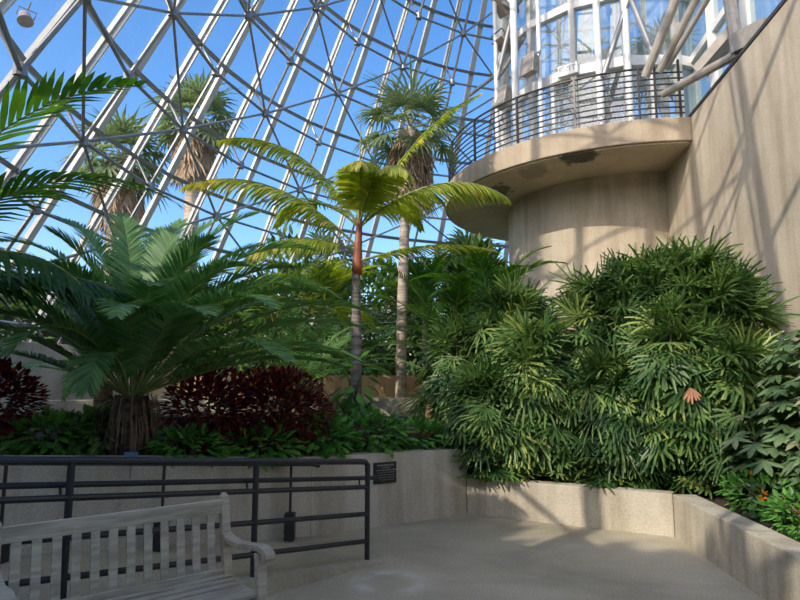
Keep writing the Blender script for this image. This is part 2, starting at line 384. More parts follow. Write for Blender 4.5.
# ------------------------------------------------------------------ glazed tower above the balcony
GR = 2.95; NF = 14; zt = [6.6, 8.15, 8.45, 10.9, 13.4]
def tp(a, r, z): return V((TC.x+r*cos(R(a)), TC.y+r*sin(R(a)), z))
angs = [150+i*(150/NF*1.0) for i in range(NF+1)]
facets = angs[::2]
for i in range(len(facets)-1):
    a, b = facets[i], facets[i+1]
    f = MB()
    for e in (a, b): f.bar(tp(e, GR, 6.6), tp(e, GR, 13.5), .13, .15, (cos(R(e)), sin(R(e)), 0))
    for z, hgt in ((6.7,.2),(8.55,.22),(10.15,.18),(13.4,.18)): f.bar(tp(a, GR, z), tp(b, GR, z), .16, hgt)
    pm = (tp(a, GR, 0)+tp(b, GR, 0))/2
    f.bar(pm+V((0,0,6.6)), pm+V((0,0,8.55)), .09, .09, (pm-TC))
    wf = struct(f.build('window_%d' % (i+1), M['white']))
    g = MB(); g.add([tp(a, GR-.03, 6.6), tp(b, GR-.03, 6.6), tp(b, GR-.03, 13.4), tp(a, GR-.03, 13.4)], [(0,1,2,3)]); g.build('pane', M['tglass'], wf)
# glazed screen standing behind the top of the big wall
gs = MB(); gp = MB()
S0 = WA+V((.75,.2,0)); sdir = wd
for k in range(9):
    p = S0+sdir*1.45*k
    gs.bar(p+V((0,0,6.6)), p+V((0,0,11.5)), .2, .16, (1,0,0))
    if k < 8:
        q = S0+sdir*1.45*(k+1)
        for z in (6.75, 8.6, 11.0): gs.bar(p+V((0,0,z)), q+V((0,0,z)), .14, .16)
        gp.add([p+V((0,0,6.6)), q+V((0,0,6.6)), q+V((0,0,11.5)), p+V((0,0,11.5))], [(0,1,2,3)])
ws = struct(gs.build('window_8', M['white'])); gp.build('pane', M['tglass'], ws)
# support behind it
sb = MB(); q = [WE+V((.5,0,0)), WN+V((.5,0,0)), WN+V((3,0,0)), WE+V((3,0,0))]; sb.prism([(p.x,p.y) for p in q], 0, 6.58); struct(sb.build('wall_landing', M['bigwall']))

# free-standing tubes of the tower frame
def tubes(name, lst, mat, **k):
    mb = MB()
    for a, b, r in lst: mb.tube([a, b], r, 10)
    return struct(mb.build(name, mat, smooth=False))
def px(x, y, Y): return atY(x, y, Y)
post = [(497, 14.0, .055), (516, 13.3, .085), (541, 12.9, .05), (601, 12.0, .075), (630, 11.75, .075)]
k = 1
for x, Y, r in post:
    b = px(x, 110, Y); b.z = 6.6; t = V((b.x, b.y, 13.5)); k += 1
    tubes('trim_%d' % (k+1), [(b, t, r)], M['white'])
lst = [(px(645,77,11.0), px(679,-8,10.2), .085), (px(659,72,10.9), px(700,-8,9.9), .07), (px(668,66,10.8), px(712,-8,9.7), .05),
       (px(738,54,8.95), px(728,-12,9.2), .10), (px(738,54,8.95), px(664,94,10.9), .075),
       (px(738,52,8.95), px(800,-6,7.6), .05)]
struct(tubes('trim_20', lst, M['fixture']))
lst = [(px(603,77,11.9), px(630,-5,11.7), .06), (px(630,-3,11.7), px(652,52,11.3), .06), (px(497,80,14), px(514,8,13.6), .06), (px(500,76,14), px(524,38,13.4), .05),
       (px(514,8,13.6), px(500,-10,13.8), .05), (px(514,8,13.6), px(530,-10,13.4), .05), (px(514,8,13.6), px(480,-10,14.6), .05),
       (px(496,75,14), px(470,95,15.8), .05)]
struct(tubes('trim_21', lst, M['steel']))
mb = MB(); mb.tube([px(512,10,13.6), px(517,8,13.6)], .13, 10); struct(mb.build('trim_22', M['steel']))
mb = MB(); mb.bar(px(700,72,10.2), px(738,28,9.6), .3, .18); mb.bar(px(735,44,9.0), px(768,28,8.2), .16, .3); struct(mb.build('trim_23', M['fixture']))

# balcony railing
rl = empty('balcony_railing', (TC.x, TC.y, 6.6), 'dark metal railing of nine curved bars along the round concrete balcony', 'railing')
def inv(p): return V((p.x-TC.x, p.y-TC.y, p.z-6.6))
rr = BR-.1
for j in range(9):
    mb = MB(); pts = [inv(V((p.x,p.y,6.72+j*.118))) for p in circ(rr, 120, 268 if j != 8 else 258, 60)]
    mb.tube(pts, .017 if j < 8 else .024, 6); mb.build('rail_bar', M['rail'], rl)
for a in (120, 143, 165, 187, 206, 224, 241, 257, 261, 267):
    p = V((TC.x+rr*cos(R(a)), TC.y+rr*sin(R(a)), 0)); mb = MB()
    mb.bar(inv(V((p.x,p.y,6.6))), inv(V((p.x,p.y,7.68 if a < 260 else 7.8))), .035, .05, (cos(R(a)), sin(R(a)), 0)); mb.build('post', M['rail'], rl)

# ------------------------------------------------------------------ spotlights
def flood(name, p, aim, s, label, group=None):
    r = empty(name, p, label, 'spotlight', group); r.rotation_euler = V(aim).to_track_quat('-Y', 'Z').to_euler()
    mb = MB(); mb.tube([(0,.16*s,0),(0,.1*s,0),(0,-.06*s,0),(0,-.16*s,0)], [.06*s,.12*s,.15*s,.19*s], 14); mb.build('housing', M['fixture'], r, bevel=.004)
    mb = MB(); mb.tube([(0,-.161*s,0),(0,-.166*s,0)], .17*s, 14); mb.build('lens', M['lens'], r)
    mb = MB(); mb.tube([(-.19*s,0,0),(-.2*s,.04*s,.2*s),(.2*s,.04*s,.2*s),(.19*s,0,0)], .015*s, 6); mb.tube([(0,.04*s,.2*s),(0,.06*s,.42*s)], .02*s, 6); mb.build('bracket', M['steel'], r)
    return r
def boxflood(p, aim, s, label):
    r = empty('floodlight', p, label, 'floodlight', None); r.rotation_euler = V(aim).to_track_quat('-Y', 'Z').to_euler()
    mb = MB(); mb.box((0,0,0), (.42*s,.16*s,.46*s)); mb.box((0,-.1*s,0), (.48*s,.05*s,.52*s)); mb.build('housing', M['fixture'], r, bevel=.01)
    mb = MB()
    for k in range(7): mb.box((-.16*s+k*.053*s,.11*s,0), (.012*s,.08*s,.4*s))
    mb.build('cooling_fins', M['fixture'], r)
    mb = MB(); mb.box((0,-.127*s,0), (.4*s,.01*s,.44*s)); mb.build('lens', M['lens'], r)
    mb = MB(); mb.bar((-.25*s,0,-.1*s),(-.25*s,.1*s,.36*s),.02,.03); mb.bar((.25*s,0,-.1*s),(.25*s,.1*s,.36*s),.02,.03); mb.bar((-.25*s,.1*s,.36*s),(.25*s,.1*s,.36*s),.03,.03); mb.build('bracket', M['steel'], r)
    return r
flood('spotlight', atY(25, 17, 11), (.35,-.3,-1), .8, 'grey bell-shaped spotlight hanging from the sloping glass frame at upper left')
boxflood(px(505,4,14.0), (-.5,-.5,-.7), 1.0, 'dark floodlight highest up the frame beside the glazed tower')
boxflood(px(504,43,14.0), (-.4,-.2,-.8), .85, 'dark floodlight midway up the frame left of the glazed tower')
boxflood(px(503,99,13.95), (-.9,-.5,.25), 1.0, 'large grey floodlight just above the balcony railing, left of the white posts')
boxflood(px(530,66,12.9), (-.8,-.5,.1), .9, 'tan floodlight box mounted on a white post of the tower')
# ------------------------------------------------------------------ small lit exit box on the transom
p = tp(213, GR+.14, 8.52)
rr0 = ray(568, 70); best = min((abs((V(((CAM+rr0*t).x,(CAM+rr0*t).y,0))-TC).length-(GR+.12)), t) for t in [10+.01*k for k in range(500)])
xs = empty('exit_sign', CAM+rr0*best[1], 'small white box sign on the tower window sill above the balcony', 'sign')
xs.rotation_euler.z = math.atan2(xs.location.y-TC.y, xs.location.x-TC.x)+pi/2
mb = MB(); mb.box((0,0,0), (.46,.08,.26)); mb.build('case', M['white'], xs, bevel=.01)
cu = bpy.data.curves.new('lettering', 'FONT'); cu.body = 'EXIT'; cu.size = .19; cu.align_x = 'CENTER'; cu.align_y = 'CENTER'; cu.extrude = .003
cu.materials.append(M['steel']); to = bpy.data.objects.new('lettering', cu); col.objects.link(to); to.parent = xs; to.location = (0,-.044,0); to.rotation_euler = (pi/2,0,0)
bpy.context.view_layer.update()
me = bpy.data.meshes.new_from_object(to.evaluated_get(bpy.context.evaluated_depsgraph_get()))
bpy.data.objects.remove(to); to = bpy.data.objects.new('lettering', me); col.objects.link(to); to.parent = xs; to.location = (0,-.044,0); to.rotation_euler = (pi/2,0,0)

# ------------------------------------------------------------------ ramp railing
ra = empty('ramp_railing', (R1.x, R1.y, 0), 'black painted metal railing with four rails running up the ramp', 'railing')
LR = 4.2
def rp(s, z): return V((RD.x*s, RD.y*s, z+.096*s))
sposts = (0, 1.2, 2.56, 4.1)
mb = MB(); mb.tube([rp(0,-.0), rp(0,.86)], .024, 10); mb.build('post', M['black'], ra)
for s in sposts[1:]: mb = MB(); mb.tube([rp(s,-.02), rp(s,.9)], .024, 10); mb.build('post', M['black'], ra)
mb = MB(); mb.tube([rp(0,.80), rp(0,.86), rp(.03,.89), rp(.08,.893), rp(LR,.893)], .026, 10); mb.build('top_rail', M['black'], ra)
for z in (.665, .425, .185): mb = MB(); mb.tube([rp(0,z), rp(LR,z)], .021, 10); mb.build('rail', M['black'], ra)
sd = V((-.714,.7,0))*.09
mb = MB(); mb.tube([rp(-.26,.715)+sd+V((0,0,-.02)), rp(-.2,.735)+sd, rp(0,.735)+sd, rp(LR,.735)+sd], .02, 10)
mb.build('handrail', M['black'], ra)
for s in sposts: mb = MB(); mb.tube([rp(s+.03,.735)+sd, rp(s+.03,.67)+sd*.8, rp(s,.665)], .01, 6); mb.build('bracket', M['black'], ra)
for s in sposts[:3]: mb = MB(); mb.box(rp(s,.006)+V((0,0,0)), (.12,.12,.012)); mb.build('base_plate', M['black'], ra)

# handrail along the planter wall
wn = V((wdir.y, -wdir.x, 0)); wn = -wn if wn.y > 0 else wn
H0 = W2+wdir*(-.05)
wr = empty('wall_handrail', (W2.x, W2.y, 0), 'thin black handrail with posts running along the left planter wall above the ramp', 'handrail')
mb = MB()
def wp(s, z): return wdir*-s*-1*1.0+V((0,0,z)) if False else (W3-W2).normalized()*s+wn*.16+V((0,0,z))
p0 = atY(317,465,6.45)-V((W2.x,W2.y,0)); s0 = p0.dot((W3-W2).normalized())
mb.tube([wp(s0-.05,.75), wp(s0+.03,.775), wp(s0+.1,.78), wp(3.9,.78+.085*3.9)], .02, 8); mb.build('rail', M['black'], wr)
for s in (s0+.28, s0+1.55, s0+2.75):
    mb = MB(); mb.tube([wp(s,.05+.085*s), wp(s,.78+.085*s)], .014, 8); mb.build('post', M['black'], wr)
    mb = MB(); mb.box(wp(s,.16+.085*s), (.1,.1,.26)); mb.build('post_shoe', M['black'], wr)

# plaque
pc = atZ(384.5, 472.5, .735); 
tw = (B-W2).normalized(); pn = V((tw.y, -tw.x, 0))
s = 384.5; 
# find where the sight of the plaque meets the wall face
r_ = ray(384.5, 472.5); den = r_.dot(pn); tt = (V((W2.x,W2.y,0))-CAM).dot(pn)/den; pc = CAM+r_*tt
pl = empty('wall_plaque', pc+pn*.012, 'small black plaque fixed to the concrete planter wall beside the railing end', 'plaque')
pl.rotation_euler.z = math.atan2(tw.y, tw.x)
mb = MB(); mb.box((0,0,0), (.30,.02,.235)); mb.build('plate', M['plate'], pl, bevel=.003)
mb = MB()
random.seed(3)
for j, (wd_, h) in enumerate(((.22,.018),(.1,.01),(.24,.012),(.22,.006),(.2,.006),(.23,.006),(.18,.006))):
    x = -wd_/2; z = .085-j*.027
    while x < wd_/2:
        l = random.uniform(.01,.04); mb.box((x+l/2,-.0105,z), (l,.001,h)); x += l+.006
mb.build('lettering', M['ink'], pl)
# plant tag on the left wall
tg = atY(131, 455, 5.45)
pt = empty('plant_tag', V((tg.x,tg.y,tg.z)), 'small blue-grey plant name tag at the foot of the shaggy cycad trunk', 'tag')
mb = MB(); mb.box((0,0,0), (.12,.01,.05)); mb.build('plate', M['blue'], pt); mb = MB(); mb.tube([(0,.01,.0),(0,.01,-.2)], .005, 5); mb.build('stake', M['steel'], pt)

# ------------------------------------------------------------------ garden bench (local x along the back, -y towards the sitter)
BL = 1.3; ba = R(39)
bo = V((-1.06, 3.98, 0))+V((-cos(ba), -sin(ba), 0))*BL
be = empty('garden_bench', bo, 'weathered grey teak garden bench with slatted back in front of the ramp railing', 'bench', rz=ba)
T = M['teak']
def part(name, fn, bevel=.004, mat=None):
    mb = MB(); fn(mb); return mb.build(name, mat or T, be, bevel=bevel)
for x in (0.03, BL-.03):
    def back_leg(mb, x=x):
        mb.bar((x,.0,0),(x,.0,.43),.055,.06,(0,1,0)); mb.bar((x,0,.42),(x,.1,.9),.055,.05,(0,1,0)); mb.tube([(x,.1,.9),(x,.105,.925)],[.03,.015],8)
    part('leg', back_leg)
    part('leg', lambda mb, x=x: (mb.bar((x,-.47,0),(x,-.47,.45),.055,.055,(0,1,0)), mb.bar((x,-.47,.44),(x,-.44,.665),.055,.05,(0,1,0))))
    def arm(mb, x=x):
        P = [(.06,.675),(-.05,.655),(-.2,.655),(-.35,.68),(-.46,.695),(-.54,.685),(-.56,.665)]
        for (y0,z0),(y1,z1) in zip(P,P[1:]): mb.bar((x,y0,z0),(x,y1,z1),.065,.035,(0,0,1))
        mb.tube([(x-.033,-.54,.665),(x+.033,-.54,.665)],.03,10)
    part('armrest', arm, .006)
    part('seat_rail', lambda mb, x=x: mb.bar((x,0,.39),(x,-.47,.39),.04,.07))
part('back_rail', lambda mb: mb.bar((0.03,.085,.845),(BL-.03,.085,.845),.035,.085))
part('back_rail', lambda mb: mb.bar((0.03,.01,.46),(BL-.03,.01,.46),.035,.05))
part('seat_rail', lambda mb: mb.bar((0.03,-.455,.385),(BL-.03,-.455,.385),.035,.075))
nsl = 12
for k in range(nsl):
    x = .03+(BL-.06)*(k+1)/(nsl+1)
    part('back_slat', lambda mb, x=x: mb.bar((x,.015,.47),(x,.08,.82),.048,.016,(0,1,0)), .003)
for k in range(7):
    y = -.05-k*.066
    part('seat_slat', lambda mb, y=y, k=k: mb.bar((.03,y,.425+.006*abs(k-3)),(BL-.03,y,.425+.006*abs(k-3)),.052,.02), .003)

# ------------------------------------------------------------------ plants
ZU = V((0,0,1))
def rnd(a, b): return random.uniform(a, b)
def frond_mesh(base, az, e0, L, droop, nl, ll, lw, s0=.12, ang=62, vee=.35, ldroop=.5, tint=(0,.85), prof=None, seg=3, twist=0, rad=.016, pw=1.6, stalk=None, tipodd=0):
    """returns (leaflets MB, stalk MB): an arching pinnate frond"""
    lf = MB(); st = MB()
    n = 26; p = V(base); pts = [p.copy()]; tans = []
    h = V((cos(az), sin(az), 0))
    for i in range(n):
        e = e0-droop*((i+.5)/n)**pw; t = h*cos(e)+ZU*sin(e); tans.append(t); p = p+t*(L/n); pts.append(p.copy())
    tans.append(tans[-1])
    st.tube(pts[::2], [rad*(1-.8*i/(n/2)) for i in range(n//2+1)], 5, tint=.6)
    side0 = ZU.cross(h).normalized()
    for k in range(nl):
        s = s0+(1-s0)*(k+.5)/nl
        i = min(int(s*n), n-1); f = s*n-i; q = pts[i].lerp(pts[i+1], f); t = tans[i]
        up = side0.cross(t)*-1; up = up if up.z > 0 or abs(t.z) > .9 else -up
        if twist: rot = Matrix.Rotation(twist*s, 3, t); sdv = rot @ side0; up = rot @ up
        else: sdv = side0
        u = (s-s0)/(1-s0)
        pr = prof(u) if prof else (.45+.55*sin(pi*min(1, u*1.05+.1)))*(1 if u < .85 else 1-(u-.85)*3.2)
        a = R(ang)*(1-.55*u)
        for sg in (-1, 1):
            l = ll*pr*rnd(.92, 1.06); ti = rnd(*tint)
            if tipodd and rnd(0,1) < tipodd*(.4+u): ti = rnd(.9, 1)
            aa = a+rnd(-.06, .06); v = vee+rnd(-.08, .08)
            d = (t*cos(aa)+(sdv*sg*cos(v)+up*sin(v))*sin(aa)).normalized()
            wv = (t-d*t.dot(d)).normalized()
            P = [q]; dd = d.copy(); c = q
            for m in range(seg):
                dd = (dd-ZU*ldroop*(m+.4)/seg*.6).normalized(); c = c+dd*(l/seg); P.append(c)
            W = {2: [lw*.8, lw, .002], 3: [lw*.6, lw, lw*.8, .002], 4: [lw*.5, lw, lw, lw*.7, .002]}[seg]
            lf.flat(P, wv, W, ti)
    return lf, st
def add_frond(root, mat, name='frond', **k):
    lf, st = frond_mesh(**k)
    o = lf.build(name, mat, root); s = st.build('stalk', M['rachis'], o); return o

def fan_leaf(mb, c, out, up, r, nl=9, spread=200, lw=.03, droop=.35, tint=(0,.85), fold=.15, blunt=.55):
    """palmate leaf: centre c, mid leaflet along out, face normal near up"""
    out = out.normalized(); sd = up.cross(out).normalized(); up = out.cross(sd).normalized()
    t0 = rnd(*tint)
    for k in range(nl):
        a = R(-spread/2+spread*(k+.5)/nl)+rnd(-.06,.06)
        d = (out*cos(a)+sd*sin(a)).normalized(); l = r*rnd(.85,1.08)*(1-.22*abs(a)/pi*2)
        wv = (up.cross(d)).normalized()
        P = [c]; dd = d.copy(); q = c
        for m in range(3):
            dd = (dd-ZU*droop*(m+.3)/3*.7+up*0).normalized(); q = q+dd*(l/3); P.append(q)
        mb.strip(P, wv, [lw*.35, lw, lw*1.05, lw*blunt], min(1,max(0,t0+rnd(-.1,.1))), fold, up)

# ---- cycad
def cycad():
    c = V((-2.64, 5.95, .88)); r = empty('cycad', c, 'large cycad with arching blue-green fronds and a shaggy dark trunk in left bed', 'cycad')
    mb = MB(); H = .62
    mb.tube([(0,0,-.1),(0,0,.1),(.01,0,.35),(.02,0,H)], [.19,.2,.19,.15], 14)
    for k in range(220):
        a = rnd(0, 2*pi); z = rnd(.0, H); p = V((cos(a)*.185, sin(a)*.185, z)); d = V((cos(a), sin(a), rnd(-.5,.6)))
        mb.flat([p, p+d*.05, p+d*.09], V((-sin(a),cos(a),0)), [.035,.03,.01], .5)
    mb.build('trunk', M['trunk_shaggy'], r)
    mb = MB()
    for k in range(150):                                     # dead frond bases hanging as a skirt
        a = rnd(0, 2*pi); p = V((cos(a)*.17, sin(a)*.17, rnd(.3,H+.02))); o = V((cos(a),sin(a),0))
        mb.flat([p, p+o*.08+V((0,0,.0)), p+o*.13-ZU*.15, p+o*.12-ZU*.3], V((-sin(a),cos(a),0)), [.012,.012,.01,.004], rnd(0,1))
    mb.build('dead_stalks', M['brown_dark'], r)
    top = V((.02,0,H))
    prof = lambda u: (.35+.65*min(1,u*3.2))*(1 if u < .8 else max(.15, 1-(u-.8)*3.6))
    def fr(az, e, L, dr, tw=0, ll=.30, t=(0,.85)):
        add_frond(r, M['cycad'], base=top+V((cos(R(az)),sin(R(az)),0))*.06, az=R(az), e0=R(min(e+8,86)), L=L*1.1, droop=R(dr), nl=112, ll=ll, lw=.019, s0=.17, ang=70, vee=.25, ldroop=.3, tint=t, prof=prof, seg=3, twist=tw, rad=.013, pw=1.8)
    # az 0 = right, 90 = away, 180 = left, 270 = towards the camera
    for az, e, L, dr in ((3,30,2.15,50),(-12,22,2.05,52),(-28,26,1.9,62),(18,44,2.1,62),(8,58,1.95,75),(30,66,1.9,60),(60,74,1.8,45),(95,76,1.9,40),(120,72,1.8,50),
                         (150,62,1.9,58),(170,52,2.0,66),(188,42,2.05,62),(172,34,2.1,50),(196,26,2.0,46),(210,34,1.9,70),(-45,40,1.7,80),(228,40,1.7,85),
                         (-70,52,1.5,105),(250,50,1.5,110),(272,46,1.1,150),(300,62,1.5,100),(245,68,1.6,95),(335,60,1.8,80),(200,66,1.8,80),(330,74,1.7,60),(215,78,1.7,60),
                         (70,50,2.0,60),(110,50,2.0,60),(40,40,2.1,55),(140,40,2.0,55),(0,12,1.9,35),(182,14,1.9,30),(20,20,2.0,40),(75,84,1.9,30),(50,78,2.1,55),(130,80,2.1,50),(160,74,2.1,60),(20,74,2.15,65),(-8,50,2.2,85),(185,58,2.2,85),(-30,46,2.0,85),(215,50,2.0,90),(12,36,2.3,60),(4,66,2.2,85),(176,70,2.1,80)):
        fr(az+rnd(-4,4), e+rnd(-3,3), L*rnd(.95,1.03), dr+rnd(-5,5))
M['brown_dark'] = leafmat('old_stalk', (.10,.06,.035), (.24,.16,.10), .05, .8, tcol=(1,1,1))
cycad()

# second, smaller cycad crown further back on the right of the first
def small_cycad(c, s, lab, n=18, mat='cycad', seed=1, nl=40, ll=.28, grp=None, e=(15,70), trunk=.35):
    random.seed(seed); r = empty('cycad', c, lab, 'cycad', grp)
    mb = MB(); mb.tube([(0,0,-.1),(0,0,trunk)], [.14,.12], 10); mb.build('trunk', M['trunk_shaggy'], r)
    for k in range(n):
        add_frond(r, M[mat], base=V((0,0,trunk)), az=2*pi*k/n*1.618*2+rnd(-.2,.2), e0=R(rnd(*e)), L=s*rnd(.85,1.1), droop=R(rnd(45,80)), nl=nl, ll=ll, lw=.026, ang=66, vee=.15, ldroop=.15, seg=2, rad=.012)
    return r
small_cycad(V((-1.5,9.2,1.0)), 2.0, 'dark green cycad behind the thin palm trunks, left of them', 20, seed=5, ll=.3, trunk=.5)
small_cycad(V((.9,10.4,1.1)), 2.1, 'dark feathery cycad right of the pale trunk, behind the lady palms', 22, seed=6, ll=.3, trunk=.9, mat='palmdark')
small_cycad(V((-4.2,8.6,1.0)), 2.0, 'feathery cycad in the shade behind the big cycad on the left', 18, seed=8, ll=.3, trunk=.6)

# ---- coconut-like young palm in the centre
def centre_palm():
    random.seed(11)
    base = V((-.6, 8.0, .74)); r = empty('young_palm', base, 'young palm with yellow-green arching fronds, red crownshaft and slim grey trunk', 'palm')
    top = 2.9-.0
    zs = [0,.4,.9,1.4,1.75]; mb = MB()
    pts = []; rr_ = []
    for k in range(30):
        z = k/29*2.35; pts.append(V((.02*sin(z*1.3), 0, z))); rr_.append((.085-.012*z)*(1.05 if k % 2 else .97))
    mb.tube(pts, rr_, 12); mb.build('trunk', M['trunk_grey'], r, smooth=True)
    mb = MB(); mb.tube([V((.02,0,2.33)),V((.02,0,2.45)),V((.03,0,2.75)),V((.05,0,3.1))], [.07,.075,.055,.035], 12); mb.build('crownshaft', M['crownshaft'], r, smooth=True)
    c = V((.04,0,2.98))
    K = dict(lw=.035, ll=.54, nl=64, s0=.14, seg=3, rad=.02, ang=64, tipodd=.12)
    def fr(az, e, L, dr, base=c, **o):
        k = dict(K); k.update(o); add_frond(r, M['coco'], base=base, az=R(az), e0=R(e), L=L, droop=R(dr), **k)
    fr(172, 60, 2.65, 70, ldroop=.9, vee=-.2, tipodd=.25)
    fr(192, 44, 2.55, 70, base=V((.02,0,2.7)), ldroop=1.1, vee=-.3, tipodd=.4)
    fr(8, 64, 2.75, 36, base=V((.05,0,2.95)), ldroop=.7, vee=0, ll=.34)
    fr(-12, 38, 2.2, 78, ldroop=1.25, vee=-.3, ll=.6, tint=(.3,.88))
    fr(275, 72, 1.35, 120, base=V((.05,0,3.02)), ldroop=1.2, vee=-.35, ll=.62, tint=(.4,.9), lw=.045)
    fr(205, 14, 1.75, 70, base=V((.02,0,2.65)), ldroop=1.2, vee=-.3, ll=.5, tint=(.1,.7))
    fr(-20, 12, 1.9, 30, base=V((.02,0,2.5)), ldroop=.8, vee=0, ll=.34, tint=(0,.6))
    fr(100, 60, 1.9, 70, ldroop=.8, ll=.42); fr(60, 40, 2.0, 75, ldroop=.9, ll=.42, tint=(0,.6)); fr(140, 40, 2.0, 80, ldroop=.9, ll=.42)
    fr(-55, 66, 1.5, 120, ldroop=1.2, vee=-.3, ll=.55, tint=(.4,.9))
    mb = MB(); a = V((.03,0,3.05)); mb.tube([a, a+V((.01,0,.8)), a+V((.03,0,1.75))], [.014,.011,.003], 6, tint=.6); mb.build('spear_leaf', M['rachis'], r)
centre_palm()

# ---- tall fan palm behind
def fanpalm(base, H, tr, cr, label, seed, mats=('trunk_pale','fan'), nleaf=34, nskirt=60, name='fan_palm', grp=None, nl=16, lw=.05, skirt=1.0, lean=0, detail=True):
    random.seed(seed); r = empty(name, base, label, 'palm', grp)
    mb = MB(); pts = [V((lean*(k/19)**2,0,H*k/19)) for k in range(20)]
    mb.tube(pts, [tr*(1.15-.25*k/19)*(1.04 if k % 2 else .97) for k in range(20)], 12); mb.build('trunk', M[mats[0]], r, smooth=True)
    c = pts[-1]
    mb = MB(); st = MB()
    for k in range(nleaf):
        a = k*2.39996; e = R(85-125*(k/nleaf)**.9)
        d = V((cos(a)*cos(e), sin(a)*cos(e), sin(e))); L = cr*.48*rnd(.8,1.15)
        q = c+d*L-ZU*(.12*L); st.tube([c, c+d*L*.5, q], .012, 4)
        upv = (ZU-d*d.z)
        if upv.length < .2: upv = V((cos(a),sin(a),0))
        fan_leaf(mb, q, (d-ZU*.25), upv.normalized(), cr*.55*rnd(.85,1.1), nl, 230, lw, .7, (0,.7), .25, .15)
    mb.build('crown', M[mats[1]], r); st.build('leaf_stalks', M['rachis'], r)
    mb = MB()
    for k in range(nskirt):
        a = rnd(0,2*pi); z = H-rnd(.05,.75)*skirt*cr; o = V((cos(a),sin(a),0)); p = V((c.x,c.y,z))+o*tr
        L = rnd(.35,.6)*cr; 
        fan_leaf(mb, p+o*.12*cr, (o*.25-ZU), (o+ZU*.1).normalized(), L, 7, 80, lw*.8, .25, (0,1), .3, .2)
    mb.build('thatch', M['thatch'], r)
    return r
p = atY(401, 415, 12.0); p.z = 1.15
fanpalm(V((p.x, p.y, p.z)), 5.75, .10, 1.45, 'tall slim fan palm inside the glass with a tan thatch of dead leaves', 21, nskirt=110, lean=.2, nleaf=24, nl=18, lw=.045, skirt=1.25)
# outside palms beyond the glass
GP = 'fan palms outside the glass'
for (x, y, Y, H, cr, sd_, lab) in ((196, 118, 24, 10.6, 2.3, 31, 'tall fan palm outside the glass, its crown highest of the three'),
                         (122, 158, 24, 8.7, 2.5, 32, 'thick-trunked fan palm outside the glass behind the big cycad'),
                         (326, 262, 27, 5.6, 2.0, 33, 'low fan palm outside the glass, between centre palm and tan terrace'),
                         (468, 262, 25, 5.0, 1.9, 34, 'fan palm outside the glass seen under the balcony rim')):
    q = atY(x, y, Y); fanpalm(V((q.x, q.y, 1.2)), q.z-1.2, .42 if cr > 2.4 else .3, cr, lab, sd_, ('trunk_pale','fan'), 40, 80, nl=12, lw=.11, skirt=1.2)

# ---- near palm entering from the left edge
def left_palm():
    random.seed(41); base = V((-4.35, 4.8, 1.1)); r = empty('feather_palm', base, 'dark green feather palm whose fronds reach in at the upper left edge', 'palm')
    mb = MB(); mb.tube([V((0,0,-.2)),V((0,0,1.3))], [.09,.07], 10); mb.build('trunk', M['trunk_grey'], r)
    K = dict(nl=34, lw=.042, ll=.5, s0=.1, seg=3, rad=.014)
    def fr(p0, az, e, L, dr, **o):
        k = dict(K); k.update(o); add_frond(r, M['palmdark'], base=V(p0), az=R(az), e0=R(e), L=L, droop=R(dr), **k)
    fr((.0,0,1.2), -3, 64, 3.0, 66, ang=62, vee=.3, ldroop=.25, ll=.58, lw=.055)
    fr((.0,0,1.15), 0, 50, 2.9, 82, ang=52, vee=.1, ldroop=.6, tint=(0,.4), ll=.6, lw=.05)
    fr((.0,0,1.1), -12, 32, 2.3, 78, ang=50, vee=-.3, ldroop=1.3, tint=(0,.5), ll=.6)
    fr((.0,0,1.1), 10, 24, 2.4, 60, ang=50, vee=-.3, ldroop=1.3, tint=(0,.5), ll=.6)
    fr((.0,0,1.2), 20, 25, 2.0, 70, ang=50, vee=-.2, ldroop=1.0, tint=(0,.5))
    fr((.0,0,1.2), -25, 10, 1.9, 60, ang=50, vee=-.4, ldroop=1.5, tint=(0,.5)); fr((0,0,1.3), 60, 60, 2.0, 60); fr((0,0,1.3), 150, 60, 1.3, 70); fr((0,0,1.3), 240, 60, 1.2, 70)
left_palm()

